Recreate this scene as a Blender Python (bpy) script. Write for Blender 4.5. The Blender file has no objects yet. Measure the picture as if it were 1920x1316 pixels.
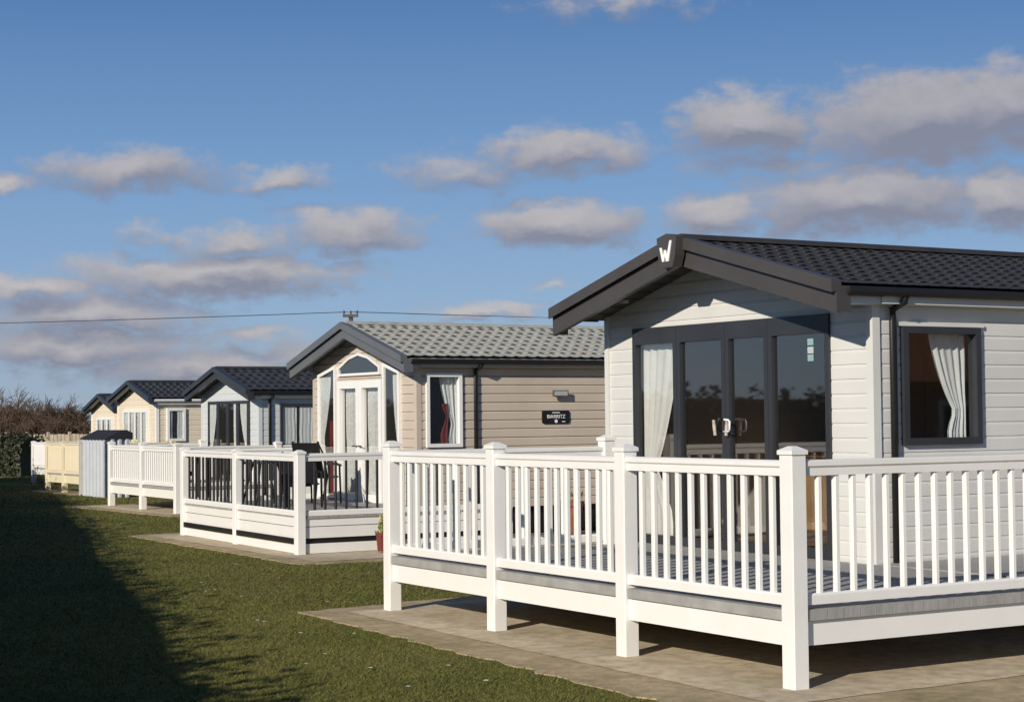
import bpy, bmesh, math, random
import numpy as np
from mathutils import Vector, Matrix
random.seed(7); rng = np.random.default_rng(7)
S = bpy.context.scene; COL = S.collection
ORG = {}
X = Vector((1,0,0)); Y = Vector((0,1,0)); Z = Vector((0,0,1))
F0 = Vector((.52096,.85363,0)); R0 = Vector((.85363,-.52096,0)); FPX = 3400.0; CAMH = 1.83
def hor(x): return 792-.01*x
def far(x, d, z=0): return R0*((x-960)/FPX*d) + F0*d + Z*z

# ------------------------------------------------------------------ materials
def mat(name, col, rough=.6, nscale=6, namt=.12, bump=0, bscale=60, col2=None, spec=.4, stretch=None, metal=0):
    m = bpy.data.materials.new(name); m.use_nodes = True
    nt = m.node_tree; b = nt.nodes['Principled BSDF']
    tc = nt.nodes.new('ShaderNodeTexCoord'); vec = tc.outputs['Object']
    if stretch:
        mp = nt.nodes.new('ShaderNodeMapping'); mp.inputs['Scale'].default_value = stretch
        nt.links.new(vec, mp.inputs['Vector']); vec = mp.outputs['Vector']
    n = nt.nodes.new('ShaderNodeTexNoise'); n.inputs['Scale'].default_value = nscale; n.inputs['Detail'].default_value = 6
    n.inputs['Roughness'].default_value = .6
    nt.links.new(vec, n.inputs['Vector'])
    r = nt.nodes.new('ShaderNodeValToRGB')
    c2 = col2 or [c*(1-namt*2) for c in col]
    r.color_ramp.elements[0].position = .3; r.color_ramp.elements[1].position = .68
    r.color_ramp.elements[0].color = (*c2, 1); r.color_ramp.elements[1].color = (*col, 1)
    nt.links.new(n.outputs['Fac'], r.inputs['Fac']); nt.links.new(r.outputs['Color'], b.inputs['Base Color'])
    b.inputs['Roughness'].default_value = rough; b.inputs['Specular IOR Level'].default_value = spec
    b.inputs['Metallic'].default_value = metal
    if bump:
        n2 = nt.nodes.new('ShaderNodeTexNoise'); n2.inputs['Scale'].default_value = bscale; n2.inputs['Detail'].default_value = 4
        nt.links.new(tc.outputs['Object'], n2.inputs['Vector'])
        bp = nt.nodes.new('ShaderNodeBump'); bp.inputs['Strength'].default_value = bump; bp.inputs['Distance'].default_value = .02
        nt.links.new(n2.outputs['Fac'], bp.inputs['Height']); nt.links.new(bp.outputs['Normal'], b.inputs['Normal'])
    return m
def glass_mat(name, tint, base=.08):
    m = bpy.data.materials.new(name); m.use_nodes = True; nt = m.node_tree
    for n in list(nt.nodes): nt.nodes.remove(n)
    out = nt.nodes.new('ShaderNodeOutputMaterial'); mx = nt.nodes.new('ShaderNodeMixShader')
    t = nt.nodes.new('ShaderNodeBsdfTransparent'); t.inputs['Color'].default_value = (*tint,1)
    g = nt.nodes.new('ShaderNodeBsdfGlossy'); g.inputs['Roughness'].default_value = .03; g.inputs['Color'].default_value = (1,.96,.90,1)
    lw = nt.nodes.new('ShaderNodeLayerWeight'); p = nt.nodes.new('ShaderNodeMath'); p.operation = 'POWER'; p.inputs[1].default_value = 4
    nt.links.new(lw.outputs['Facing'], p.inputs[0])
    ma = nt.nodes.new('ShaderNodeMath'); ma.operation = 'MULTIPLY_ADD'; ma.inputs[1].default_value = 1-base; ma.inputs[2].default_value = base; ma.use_clamp = True
    nt.links.new(p.outputs[0], ma.inputs[0]); nt.links.new(ma.outputs[0], mx.inputs['Fac'])
    nt.links.new(t.outputs[0], mx.inputs[1]); nt.links.new(g.outputs[0], mx.inputs[2]); nt.links.new(mx.outputs[0], out.inputs['Surface'])
    return m
M = dict(
 white=mat('white_plastic',(.82,.82,.80),.38,3,.03,.03,30),
 offwhite=mat('offwhite_plastic',(.81,.805,.775),.45,3,.03),
 cream=mat('cream_plastic',(.76,.68,.49),.5,3,.05),
 deck=mat('grey_deck_board',(.37,.37,.36),.7,5,.14,.2,80,stretch=(6,1,1)),
 wall1=mat('pale_grey_cladding',(.66,.66,.635),.5,1.5,.05,.06,40),
 wall2=mat('taupe_cladding',(.56,.485,.405),.55,1.5,.06,.06,40),
 wall3=mat('bluish_cladding',(.60,.64,.65),.55,1.5,.04),
 wall4=mat('cream_cladding',(.74,.66,.52),.55,1.5,.05),
 roof1=mat('anthracite_tile',(.046,.043,.043),.55,4,.15,.2,120,spec=.3),
 roof2=mat('grey_tile',(.41,.415,.38),.75,4,.14,.25,120,spec=.2),
 roof3=mat('dark_tile',(.050,.052,.057),.55,4,.2),
 barge1=mat('charcoal_board',(.068,.062,.061),.42,2,.1,.05,60),
 barge2=mat('slate_board',(.13,.14,.155),.45,2,.08),
 dark=mat('anthracite_frame',(.036,.039,.046),.35,2,.1),
 black=mat('black_plastic',(.014,.014,.015),.4,3,.1),
 soff=mat('dark_soffit',(.06,.056,.055),.6,2,.1),
 glass=glass_mat('window_glass',(.88,.90,.90),.16), glassd=glass_mat('door_glass',(.88,.88,.86),.19),
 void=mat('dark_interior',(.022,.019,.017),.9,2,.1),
 curt=mat('white_curtain',(.80,.82,.81),.9,9,.05), lace=mat('lace_curtain',(.78,.78,.76),.9,22,.15),
 red=mat('red_curtain',(.20,.035,.03),.9,9,.15),
 wood=mat('brown_wood',(.30,.18,.10),.6,3,.25,.1,30,stretch=(1,1,8)), orange=mat('honey_wood',(.40,.25,.12),.5,3,.2),
 beige=mat('beige_fabric',(.58,.49,.38),.9,8,.12), terra=mat('terracotta',(.30,.11,.06),.8,6,.15,.1,50), redpot=mat('red_glaze',(.17,.035,.028),.4,5,.1),
 logo=mat('logo_white',(.85,.85,.85),.4,3,.02), teal=mat('teal_sticker',(.28,.42,.43),.5,5,.06), palest=mat('pale_sticker',(.46,.54,.53),.5,5,.06),
 steel=mat('steel',(.16,.16,.165),.45,4,.08,metal=.5), lens=mat('lamp_lens',(.42,.43,.41),.4,4,.05),
 shed=mat('shed_metal',(.47,.51,.56),.5,4,.06), shedroof=mat('shed_roof',(.030,.032,.038),.7,3,.1,spec=.2),
 leaf=mat('hedge_leaf',(.040,.048,.020),.6,1.2,.3,col2=(.018,.024,.010)),
 leafy=mat('young_leaf',(.20,.22,.03),.55,6,.2), flower=mat('yellow_flower',(.7,.5,.04),.6,6,.1), petal=mat('daisy_petal',(.7,.7,.66),.7,6,.05),
 twig=mat('bare_twig',(.16,.105,.07),.9,.6,.2,col2=(.09,.062,.042)), bark=mat('bark',(.12,.09,.065),.9,5,.2),
 pole=mat('pole_wood',(.12,.10,.085),.85,5,.15), wire=mat('wire_metal',(.05,.05,.055),.6,5,.1), porc=mat('insulator',(.10,.09,.09),.3,5,.1),
 fence=mat('fence_board',(.48,.41,.31),.85,4,.15), brick=mat('red_brick',(.42,.21,.13),.85,9,.2), rtile=mat('orange_roof',(.60,.24,.09),.8,6,.2),
 blade=mat('grass_blade',(.165,.158,.048),.8,.6,.1,col2=(.115,.125,.034),spec=.1),
)

# ------------------------------------------------------------------ mesh builder
class MB:
    def __init__(s): s.v=[]; s.f=[]
    def add(s, vs, fs):
        o=len(s.v); s.v += [tuple(v) for v in vs]; s.f += [tuple(i+o for i in f) for f in fs]
    def hexa(s, p):   # 8 points: bottom 4, top 4
        s.add(p, [(0,3,2,1),(4,5,6,7),(0,1,5,4),(1,2,6,5),(2,3,7,6),(3,0,4,7)])
    def box(s,x0,x1,y0,y1,z0,z1):
        s.hexa([(x0,y0,z0),(x1,y0,z0),(x1,y1,z0),(x0,y1,z0),(x0,y0,z1),(x1,y0,z1),(x1,y1,z1),(x0,y1,z1)])
    def ext(s, prof, A, B, p0, p1):
        n=len(prof); p0=Vector(p0); p1=Vector(p1)
        vs=[p0+A*a+B*b for a,b in prof]+[p1+A*a+B*b for a,b in prof]
        fs=[(i,(i+1)%n,n+(i+1)%n,n+i) for i in range(n)]+[tuple(range(n-1,-1,-1)),tuple(range(n,2*n))]
        s.add(vs,fs)
    def oct(s, c, w, z0, z1, ch=.012, w2=None):
        h=w/2; g=(w2 or w)/2
        def ring(h,z):
            k=h-ch
            return [(c[0]+a,c[1]+b,z) for a,b in ((k,-h),(h,-k),(h,k),(k,h),(-k,h),(-h,k),(-h,-k),(-k,-h))]
        vs=ring(h,z0)+ring(g,z1)
        s.add(vs,[(i,(i+1)%8,8+(i+1)%8,8+i) for i in range(8)]+[tuple(range(7,-1,-1)),tuple(range(8,16))])
    def tube(s, pts, r, n=6, r1=None):
        pts=[Vector(p) for p in pts]; o=len(s.v); m=len(pts)
        for i,p in enumerate(pts):
            d=(pts[min(i+1,m-1)]-pts[max(i-1,0)]).normalized()
            a=d.cross(Z if abs(d.z)<.9 else X).normalized(); b=d.cross(a)
            rr=r if r1 is None else r+(r1-r)*i/(m-1)
            for k in range(n):
                t=2*math.pi*k/n; s.v.append(tuple(p+a*(rr*math.cos(t))+b*(rr*math.sin(t))))
        for i in range(m-1):
            for k in range(n):
                s.f.append((o+i*n+k,o+i*n+(k+1)%n,o+(i+1)*n+(k+1)%n,o+(i+1)*n+k))
        s.f.append(tuple(o+k for k in range(n))[::-1]); s.f.append(tuple(o+(m-1)*n+k for k in range(n)))
    def lathe(s, c, prof, n=20):
        o=len(s.v)
        for r,z in prof:
            for k in range(n):
                t=2*math.pi*k/n; s.v.append((c[0]+r*math.cos(t),c[1]+r*math.sin(t),c[2]+z))
        for i in range(len(prof)-1):
            for k in range(n): s.f.append((o+i*n+k,o+i*n+(k+1)%n,o+(i+1)*n+(k+1)%n,o+(i+1)*n+k))
    def build(s, name, m, parent=None, loc=(0,0,0), smooth=False, recalc=True):
        org=ORG[parent.name] if parent else Vector(loc)
        me=bpy.data.meshes.new(name)
        me.from_pydata([(v[0]-org[0],v[1]-org[1],v[2]-org[2]) for v in s.v],[],s.f)
        if recalc and len(s.f)<30000:
            bm=bmesh.new(); bm.from_mesh(me); bmesh.ops.recalc_face_normals(bm,faces=bm.faces); bm.to_mesh(me); bm.free()
        if smooth: me.polygons.foreach_set('use_smooth',[True]*len(me.polygons))
        me.materials.append(M[m] if isinstance(m,str) else m)
        o=bpy.data.objects.new(name,me); COL.objects.link(o)
        if parent: o.parent=parent
        else: o.location=org
        ORG[o.name]=org
        return o
def empty(name, loc):
    o=bpy.data.objects.new(name,None); COL.objects.link(o); o.location=loc; o.empty_display_size=.2; ORG[o.name]=Vector(loc); return o
def tag(o,label,cat,group=None,kind=None):
    o['label']=label; o['category']=cat
    if group: o['group']=group
    if kind: o['kind']=kind
    return o
def copy_tree(o,parent=None):
    c=o.copy(); COL.objects.link(c); ORG[c.name]=ORG[o.name]
    if parent: c.parent=parent
    for ch in list(o.children): copy_tree(ch,c)
    return c

# ------------------------------------------------------------------ walls and windows
def frame_of(O,T,N):
    O=Vector(O)
    return lambda a,d,z: O+T*a+N*d+Z*z
def siding(name,m,parent,W,L,z0,ze,zr=None,holes=(),ph=.165,t=.012):
    mb=MB(); top=zr or ze
    zs={z0,ze,top}; k=0
    while z0+k*ph<top:
        zs.add(z0+k*ph); zs.add(min(top,z0+(k+.78)*ph)); k+=1
    for h in holes: zs.add(h[2]); zs.add(min(h[3],top))
    zs=sorted(z for z in zs if z0-1e-6<=z<=top+1e-6)
    def lim(z):
        if z<=ze or not zr: return 0,L
        f=(z-ze)/(zr-ze); return L/2*f, L-L/2*f
    for za,zb in zip(zs,zs[1:]):
        if zb-za<1e-4: continue
        mid=(za+zb)/2; kk=math.floor((mid-z0)/ph); zk=z0+kk*ph
        def off(z):
            f=(z-zk)/ph; return t if f<=.78 else t*max(0,1-(f-.78)/.22)
        l=lim(mid); iv=[(l[0],l[1],0,0)]
        for h in holes:
            if h[2]<mid<h[3]:
                nv=[]
                for a,b,sa,sb in iv:
                    if h[1]<=a or h[0]>=b: nv.append((a,b,sa,sb)); continue
                    if h[0]>a: nv.append((a,h[0],sa,1))
                    if h[1]<b: nv.append((h[1],b,1,sb))
                iv=nv
        la,lb=lim(za),lim(zb)
        for a,b,sa,sb in iv:
            a0=a if sa else la[0]; a1=a if sa else lb[0]; b0=b if sb else la[1]; b1=b if sb else lb[1]
            mb.add([W(a0,off(za),za),W(b0,off(za),za),W(b1,off(zb),zb),W(a1,off(zb),zb)],[(0,1,2,3)])
            if abs(za-zk)<1e-4 and kk>0:
                mb.add([W(a0,0,za),W(b0,0,za),W(b0,t,za),W(a0,t,za)],[(0,1,2,3)])
    return mb.build(name,m,parent,recalc=False)
def wbox(mb,W,a0,a1,d0,d1,z0,z1):
    mb.hexa([W(a0,d0,z0),W(a1,d0,z0),W(a1,d1,z0),W(a0,d1,z0),W(a0,d0,z1),W(a1,d0,z1),W(a1,d1,z1),W(a0,d1,z1)])
def ring(mb,W,a0,a1,z0,z1,w,d0,d1,wt=None,wb=None):
    wt=wt or w; wb=wb or w
    wbox(mb,W,a0,a0+w,d0,d1,z0,z1); wbox(mb,W,a1-w,a1,d0,d1,z0,z1)
    wbox(mb,W,a0+w,a1-w,d0,d1,z1-wt,z1); wbox(mb,W,a0+w,a1-w,d0,d1,z0,z0+wb)
def curtain(parent,W,ao,ai,z0,z1,tie=None,m='curt',dc=-.1,amp=.02,folds=5,lo=.55):
    mb=MB(); ns,nz=folds*8,14
    for j in range(nz+1):
        z=z1+(z0-z1)*j/nz
        if tie is None: wd=1
        elif z>tie:
            f=(z1-z)/(z1-tie); wd=1-(.68)*f**1.6
        else:
            f=(tie-z)/(tie-z0+1e-6); wd=.32+(lo-.32)*min(1,f*1.5)
        for i in range(ns+1):
            s=i/ns; d=dc+amp*math.sin(2*math.pi*folds*s+.7*math.sin(j*.5))*(.6+.4*math.sin(9*s))
            mb.v.append(tuple(W(ao+(ai-ao)*wd*s,d,z)))
    for j in range(nz):
        for i in range(ns):
            a=j*(ns+1)+i; mb.f.append((a,a+1,a+ns+2,a+ns+1))
    return mb.build('curtain',m,parent,smooth=True,recalc=False)
def window(parent,W,a0,a1,z0,z1,mf,w=.05,mull=(),d=(-.04,.05),gd=0,back=None,wt=None,wb=None,name='window',glass='glass',mw=.05,trans=()):
    mb=MB(); ring(mb,W,a0,a1,z0,z1,w,d[0],d[1],wt,wb)
    for c in mull: wbox(mb,W,c-mw/2,c+mw/2,d[0]+.004,d[1]-.006,z0+(wb or w),z1-(wt or w))
    for c in trans: wbox(mb,W,a0+w,a1-w,d[0]+.004,d[1]-.006,c-mw/2,c+mw/2)
    o=mb.build(name,mf,parent)
    g=MB(); g.add([W(a0+w*.6,gd,z0+w*.6),W(a1-w*.6,gd,z0+w*.6),W(a1-w*.6,gd,z1-w*.6),W(a0+w*.6,gd,z1-w*.6)],[(0,1,2,3)])
    g.build('pane',glass,o,recalc=False)
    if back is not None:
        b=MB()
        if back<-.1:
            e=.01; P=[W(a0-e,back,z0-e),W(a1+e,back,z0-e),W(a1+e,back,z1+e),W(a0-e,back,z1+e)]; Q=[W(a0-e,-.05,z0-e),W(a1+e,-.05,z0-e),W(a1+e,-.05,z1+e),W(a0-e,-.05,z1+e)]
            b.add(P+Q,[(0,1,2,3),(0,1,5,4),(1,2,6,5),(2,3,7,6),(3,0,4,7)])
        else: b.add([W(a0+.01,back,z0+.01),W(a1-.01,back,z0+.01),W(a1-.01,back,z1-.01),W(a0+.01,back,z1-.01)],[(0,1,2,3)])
        b.build('unlit_room_sheet','void',o,recalc=False)  # near-black backing stands in for the unlit room behind the glass
    return o
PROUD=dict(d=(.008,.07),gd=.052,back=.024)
def tiled_roof(parent,v0,v1,ue,um,ze,zr,m,period=.2,course=.3,amp=.018,step=.022,cols=8):
    mb=MB(); L=math.hypot(um-ue,zr-ze); nc=max(3,round(L/course))
    nx=int((v1-v0)/period*cols); sl=Vector((0,um-ue,zr-ze))/L; nrm=Vector((0,-(zr-ze)*(1 if um>ue else -1),abs(um-ue)))/L
    rows=[]
    for c in range(nc): rows += [(c/nc,step,c),((c+1)/nc,0,c)]
    for f,st,c in rows:
        for i in range(nx+1):
            v=v0+(v1-v0)*i/nx; ph=2*math.pi*(v/period)
            h=amp*(.5+.5*math.cos(ph)+.12*math.cos(2*ph))
            mb.v.append(tuple(Vector((v,ue,ze))+sl*(L*f-.02*(st>0)*math.cos(ph))+nrm*(h+st)))
    for j in range(len(rows)-1):
        for i in range(nx):
            a=j*(nx+1)+i; mb.f.append((a,a+1,a+nx+2,a+nx+1))
    mb.add([(v0,ue,ze-.012),(v1,ue,ze-.012),(v1,um,zr-.012),(v0,um,zr-.012)],[(0,1,2,3)])
    return mb.build('roof',m,parent,recalc=False)

def caravan(name,label,v0,v1,wu0,wu1,ru0,ru1,rv,ze,zr,mw,mr,mbg,zb=.45,fholes=(),sholes=(),pipe=None,corner='white',ph=.165,bd=.24,group=None,cols=8,gut='black',mskirt='black',tile={},tt=.012):
    um=(ru0+ru1)/2; wm=(wu0+wu1)/2; s=(zr-ze)/(um-ru0)
    C=empty(name,(v0,wm,0)); tag(C,label,'caravan',group)
    WF=frame_of((v0,wu0,0),Y,-X); WS=frame_of((v0,wu0,0),X,-Y)
    L=wu1-wu0; zt=ze+s*(wu0-ru0)-.09; za=zr-.09
    siding('front_wall',mw,C,WF,L,zb,zt,za,fholes,ph,tt); siding('side_wall',mw,C,WS,v1-v0,zb,zt,None,sholes,ph,tt)
    b=MB(); b.add([(v0,wu1,zb),(v1,wu1,zb),(v1,wu1,zt),(v0,wu1,zt)],[(0,1,2,3)]); b.build('side_wall',mw,C)
    b=MB(); b.add([(v1,wu0,zb),(v1,wu1,zb),(v1,wu1,zt),(v1,wm,za+.08),(v1,wu0,zt)],[(0,1,2,3,4)]); b.build('rear_wall',mw,C)
    b=MB(); b.add([(v0+.002,wu0+.002,zb),(v1,wu0+.002,zb),(v1,wu1,zb),(v0+.002,wu1,zb)],[(0,1,2,3)]); b.build('underfloor','void',C)
    b=MB(); b.box(v0+.12,v1-.1,wu0+.1,wu1-.1,.05,zb-.01); b.build('underskirt',mskirt,C)
    b=MB(); b.box(v0-.03,v0+.055,wu0-.03,wu0+.055,zb,zt-.005); b.build('corner_trim',corner,C)
    b=MB(); b.box(v0-.03,v0+.04,wu1-.05,wu1+.02,zb,zt-.005); b.build('corner_trim',corner,C)
    r1=tiled_roof(C,rv+.03,v1+.15,ru0,um,ze,zr,mr,cols=cols,**tile); r2=tiled_roof(C,rv+.03,v1+.15,ru1,um,ze,zr,mr,cols=4,**tile)
    b=MB(); b.ext([(-.09,-.02),(-.03,.035),(.03,.035),(.09,-.02)],Y,Z,(rv+.02,um,zr+.025),(v1+.16,um,zr+.025)); b.build('ridge_cap',mr,r1)
    prof=[(.0,-bd),(.055,-bd),(.055,.035),(-.055,.035),(-.055,-.075),(0,-.06)]
    for ue in (ru0-.015,ru1+.015):
        b=MB(); b.ext(prof,X,Z,(rv,um,zr+.01),(rv,ue,ze+.005)); b.build('bargeboard',mbg,C)
        sg=1 if ue<um else -1
        # short boxed return behind the board end, then a shallow dark fascia back to the wall
        b=MB(); e=ue+sg*.001; zz=ze-.005
        b.box(rv+.056,rv+.16,min(e,e+sg*.05),max(e,e+sg*.05),zz-bd+.02,zz-.005)
        b.box(rv+.161,v0-.05,min(e,e+sg*.05),max(e,e+sg*.05),zz-.085,zz-.005); b.build('eave_return',mbg,C)
    b=MB(); n=9
    for ue,sg in ((ru0+.03,1),(ru1-.03,-1)):
        for i in range(n):
            f0,f1=i/n,(i+.9)/n
            y0=ue+(um-ue)*f0; y1=ue+(um-ue)*f1; q=lambda y: zr-s*abs(um-y)-.085
            b.add([(rv+.056,y0,q(y0)),(v0+.03,y0,q(y0)),(v0+.03,y1,q(y1)),(rv+.056,y1,q(y1))],[(0,1,2,3)])
            b.add([(rv+.056,y1,q(y1)),(v0+.03,y1,q(y1)),(v0+.03,y1,q(y1)+.015),(rv+.056,y1,q(y1)+.015)],[(0,1,2,3)])
        b.add([(rv+.056,ue,zr-s*abs(um-ue)-.06),(v0+.03,ue,zr-s*abs(um-ue)-.06),(v0+.03,um,zr-.06),(rv+.056,um,zr-.06)],[(0,1,2,3)])
    b.build('soffit','soff' if mbg=='barge1' else mbg,C,recalc=False)
    b=MB(); b.box(v0-.04,v1,ru0+.03,wu0+.01,zt-.11,zt+.02); b.box(rv+.17,v0-.041,ru0+.052,wu0-.01,zt-.115,zt-.02); b.build('eave_board',corner,C)
    b=MB(); b.ext([(-.06,-.012),(-.06,-.055),(-.035,-.085),(.01,-.085),(.025,-.055),(.025,-.012),(.012,-.012),(.012,-.06),(-.045,-.06),(-.048,-.012)],Y,Z,(rv+.12,ru0,ze),(v1+.1,ru0,ze)); g=b.build('gutter',gut,C)
    if pipe:
        b=MB(); b.tube([(pipe,ru0-.02,ze-.08),(pipe,ru0-.0,ze-.13),(pipe,wu0-.05,zt-.15),(pipe,wu0-.05,zt-.25),(pipe,wu0-.05,.1)],.033,8); b.build('downpipe',gut,C,smooth=True)
    return C,WF,WS

# ------------------------------------------------------------------ decks
HR=[(-.045,0),(-.045,-.03),(-.03,-.042),(-.03,-.095),(.03,-.095),(.03,-.042),(.045,-.03),(.045,0),(.03,.01),(-.03,.01)]
def rail_run(P,A,B,n,pz,rt,bz,mp,mbal,sp=.158,posts=(True,True),pw=.13,fz=None,bw=.042):
    A=Vector((*A,0)); B=Vector((*B,0)); d=(B-A).normalized(); sd=d.cross(Z); L=(B-A).length; bay=L/n
    for i in range(n+1):
        if (i==0 and not posts[0]) or (i==n and not posts[1]): continue
        c=A+d*bay*i; b=MB(); b.oct(c,pw,0,pz-.055,.008); o=b.build('post',mp,P)
        b=MB(); b.oct(c,pw+.022,pz-.056,pz-.028,.006); b.oct(c,pw+.022,pz-.028,pz,.006,w2=.05); b.build('post_cap',mp,o)
    me=None
    for i in range(n):
        p0=A+d*(bay*i+pw/2); p1=A+d*(bay*(i+1)-pw/2)
        b=MB(); b.ext(HR,sd,Z,p0+Z*rt,p1+Z*rt); b.build('handrail',mp,P)
        b=MB(); b.ext([(-.03,0),(.03,0),(.03,.06),(.022,.075),(-.022,.075),(-.03,.06)],sd,Z,p0+Z*bz,p1+Z*bz); b.build('bottom_rail',mp,P)
        nb=round((p1-p0).length/sp)-1; gap=(p1-p0).length/(nb+1)
        for k in range(nb):
            pos=p0+d*gap*(k+1)
            if me is None:
                o=MB(); o.oct((pos.x,pos.y),bw,bz+.07,rt-.09,.008); q=o.build('baluster',mbal,P); me=q.data; first=pos.copy()
            else:
                q=bpy.data.objects.new('baluster',me); COL.objects.link(q); q.parent=P; q.location=pos-first; ORG[q.name]=ORG[P.name]
        for f in (fz or ()):
            b=MB(); b.ext([(-.02,f[0]),(.02,f[0]),(.02,f[1]),(-.02,f[1])],sd,Z,p0+sd*f[2],p1+sd*f[2]); b.build(f[4] if len(f)>4 else 'fascia',f[3],P)
def floor_boards(P,rects,z,th,m='deck',skew=0):
    b=MB()
    for x0,x1,y0,y1 in rects:
        x=x0
        while x<x1-.02:
            e=min(x+.14,x1); k=skew
            if x+k<x1-.02:
                b.hexa([(x,y0,z-th),(e,y0,z-th),(e+k*(e<x1),y1,z-th),(x+k,y1,z-th),(x,y0,z),(e,y0,z),(e+k*(e<x1),y1,z),(x+k,y1,z)])
            x+=.146
    return b.build('deck_floor',m,P)

# near veranda
D=empty('veranda',(9.4,12.4,0)); tag(D,'white veranda railing with gray deck boards on the concrete pad, nearest the camera','veranda')
fz1=[(.29,.452,0,'white')]
rail_run(D,(7.91,9.38),(8.04,15.40),3,1.62,1.515,.56,'white','white',fz=fz1)
rail_run(D,(8.04,15.40),(10.52,15.40),1,1.64,1.515,.56,'white','white',posts=(False,True),fz=fz1)
rail_run(D,(7.91,9.38),(12.75,9.38),2,1.62,1.515,.56,'white','white',sp=.15,posts=(False,True),fz=fz1)
floor_boards(D,[(7.865,10.9,9.33,15.45)],.53,.072,skew=.13); floor_boards(D,[(10.905,13.0,9.33,11.82)],.53,.072)
# second veranda
D=empty('veranda',(11.7,24.9,0)); tag(D,'white veranda with black balusters in front of the taupe caravan','veranda')
fz2=[(.385,.50,0,'white'),(.225,.375,0,'white'),(.15,.225,-.03,'black','vent_slats'),(.02,.15,0,'white')]
rail_run(D,(10.32,22.45),(10.62,27.45),2,1.42,1.36,.525,'white','black',sp=.165,fz=fz2,pw=.125,bw=.032)
rail_run(D,(10.32,22.45),(13.3,22.45),1,1.42,1.36,.525,'white','black',sp=.16,posts=(False,True),fz=fz2,pw=.125,bw=.032)
rail_run(D,(10.62,27.45),(12.9,27.45),1,1.42,1.36,.525,'white','black',sp=.17,posts=(False,True),fz=fz2,pw=.125,bw=.032)
floor_boards(D,[(10.30,12.96,22.41,27.49)],.52,.03,skew=.30); floor_boards(D,[(12.965,13.3,22.41,24.0)],.52,.03)
# third
D=empty('veranda',(14.3,36,0)); tag(D,'white veranda on tall posts between the black balustered one and the metal shed','veranda')
fz3=[(.29,.46,0,'offwhite')]
rail_run(D,(12.96,33.9),(13.08,38.15),2,1.40,1.31,.53,'offwhite','offwhite',sp=.13,fz=fz3)
rail_run(D,(12.96,33.9),(15.1,33.9),1,1.40,1.31,.53,'offwhite','offwhite',sp=.15,posts=(False,True),fz=fz3)
rail_run(D,(15.1,33.9),(15.95,33.9),1,1.38,1.31,.53,'offwhite','offwhite',sp=.15,posts=(False,True),fz=fz3)
rail_run(D,(13.08,38.15),(15.17,38.15),1,1.42,1.31,.53,'offwhite','offwhite',sp=.15,posts=(False,True),fz=fz3)
floor_boards(D,[(12.92,15.36,33.86,38.19)],.52,.05,skew=.12)
# cream
D=empty('veranda',(15.5,46.2,0)); tag(D,'cream coloured veranda left of the metal shed','veranda')
fz4=[(.25,.46,0,'cream')]
rail_run(D,(14.6,44.8),(14.6,47.66),2,1.34,1.27,.50,'cream','cream',sp=.10,fz=fz4,bw=.085)
rail_run(D,(14.6,47.66),(17.0,47.66),1,1.34,1.27,.50,'cream','cream',sp=.10,posts=(False,True),fz=fz4,bw=.085)
rail_run(D,(14.6,44.8),(17.0,44.8),1,1.34,1.27,.50,'cream','cream',sp=.12,posts=(False,True),fz=fz4,bw=.085)
floor_boards(D,[(14.56,17.3,44.76,47.7)],.5,.04)
D=empty('veranda',(17.5,53.7,0)); tag(D,'farthest white veranda, at the left end of the row','veranda')
fz5=[(.27,.44,0,'white')]
rail_run(D,(16.2,52.6),(16.2,54.3),1,1.27,1.22,.48,'white','white',sp=.11,fz=fz5,bw=.09)
rail_run(D,(16.2,54.3),(19.0,54.3),1,1.27,1.22,.48,'white','white',sp=.12,posts=(False,True),fz=fz5,bw=.09)
rail_run(D,(16.2,52.6),(19.0,52.6),1,1.27,1.22,.48,'white','white',sp=.12,posts=(False,True),fz=fz5,bw=.09)
floor_boards(D,[(16.16,19.2,52.56,54.34)],.48,.04)

# ------------------------------------------------------------------ caravan 1
fh=[(.54,3.59,.45,2.735)]; sh=[(.31,1.26,1.55,2.60)]
C,WF,WS=caravan('static_caravan','nearest caravan, pale grey cladding with dark tiled roof and anthracite glazed doors',10.93,22.0,11.86,15.95,11.66,16.08,10.33,2.93,3.5,'wall1','roof1','barge1',fholes=fh,sholes=sh,pipe=11.12,corner='wall1',bd=.25,ph=.13,tt=.009,tile=dict(amp=.009,step=.014,course=.24,period=.165))
for nm,a0,a1 in (('window',2.83,3.59),('door',2.045,2.825),('door',1.40,2.04),('window',.54,1.395)):
    w=.056 if nm=='door' else .058
    o=window(C,WF,a0,a1,.5,2.735,'dark',w=w,wt=.17,wb=.12,d=(-.05,.035),gd=0.0,name=nm,glass='glassd')
    if a0==2.83: curtain(o,WF,3.56,2.92,.58,2.6,1.3,dc=-.09,amp=.022,folds=5,lo=.75)
    if a0==.54:
        for i,(m,z) in enumerate((('teal',2.49),('palest',2.415),('teal',2.345))):
            b=MB(); wbox(b,WF,.78,.86,.003,.006,z-.030,z+.030); wbox(b,WF,.79,.85,.006,.008,z-.006,z+.004); b.build('sticker',m,o)
    if a0==1.40:
        b=MB(); b.tube([WF(2.0,.03,1.79),WF(2.0,.09,1.79),WF(1.97,.10,1.787),WF(1.915,.10,1.783),WF(1.90,.10,1.77),WF(1.90,.10,1.69),WF(1.915,.10,1.677),WF(2.0,.095,1.672)],.010,8); b.build('handle','logo',o,smooth=True)
    if a0==2.045:
        b=MB(); b.tube([WF(2.085,.03,1.80),WF(2.085,.09,1.80),WF(2.095,.10,1.70),WF(2.085,.03,1.66)],.010,8); b.build('handle','dark',o,smooth=True)
o=window(C,WS,.31,1.26,1.55,2.60,'dark',w=.062,d=(-.05,.055),gd=0.0)
curtain(o,WS,1.20,.75,1.60,2.56,1.85,dc=-.10,amp=.02,folds=5,lo=.5)
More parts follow.
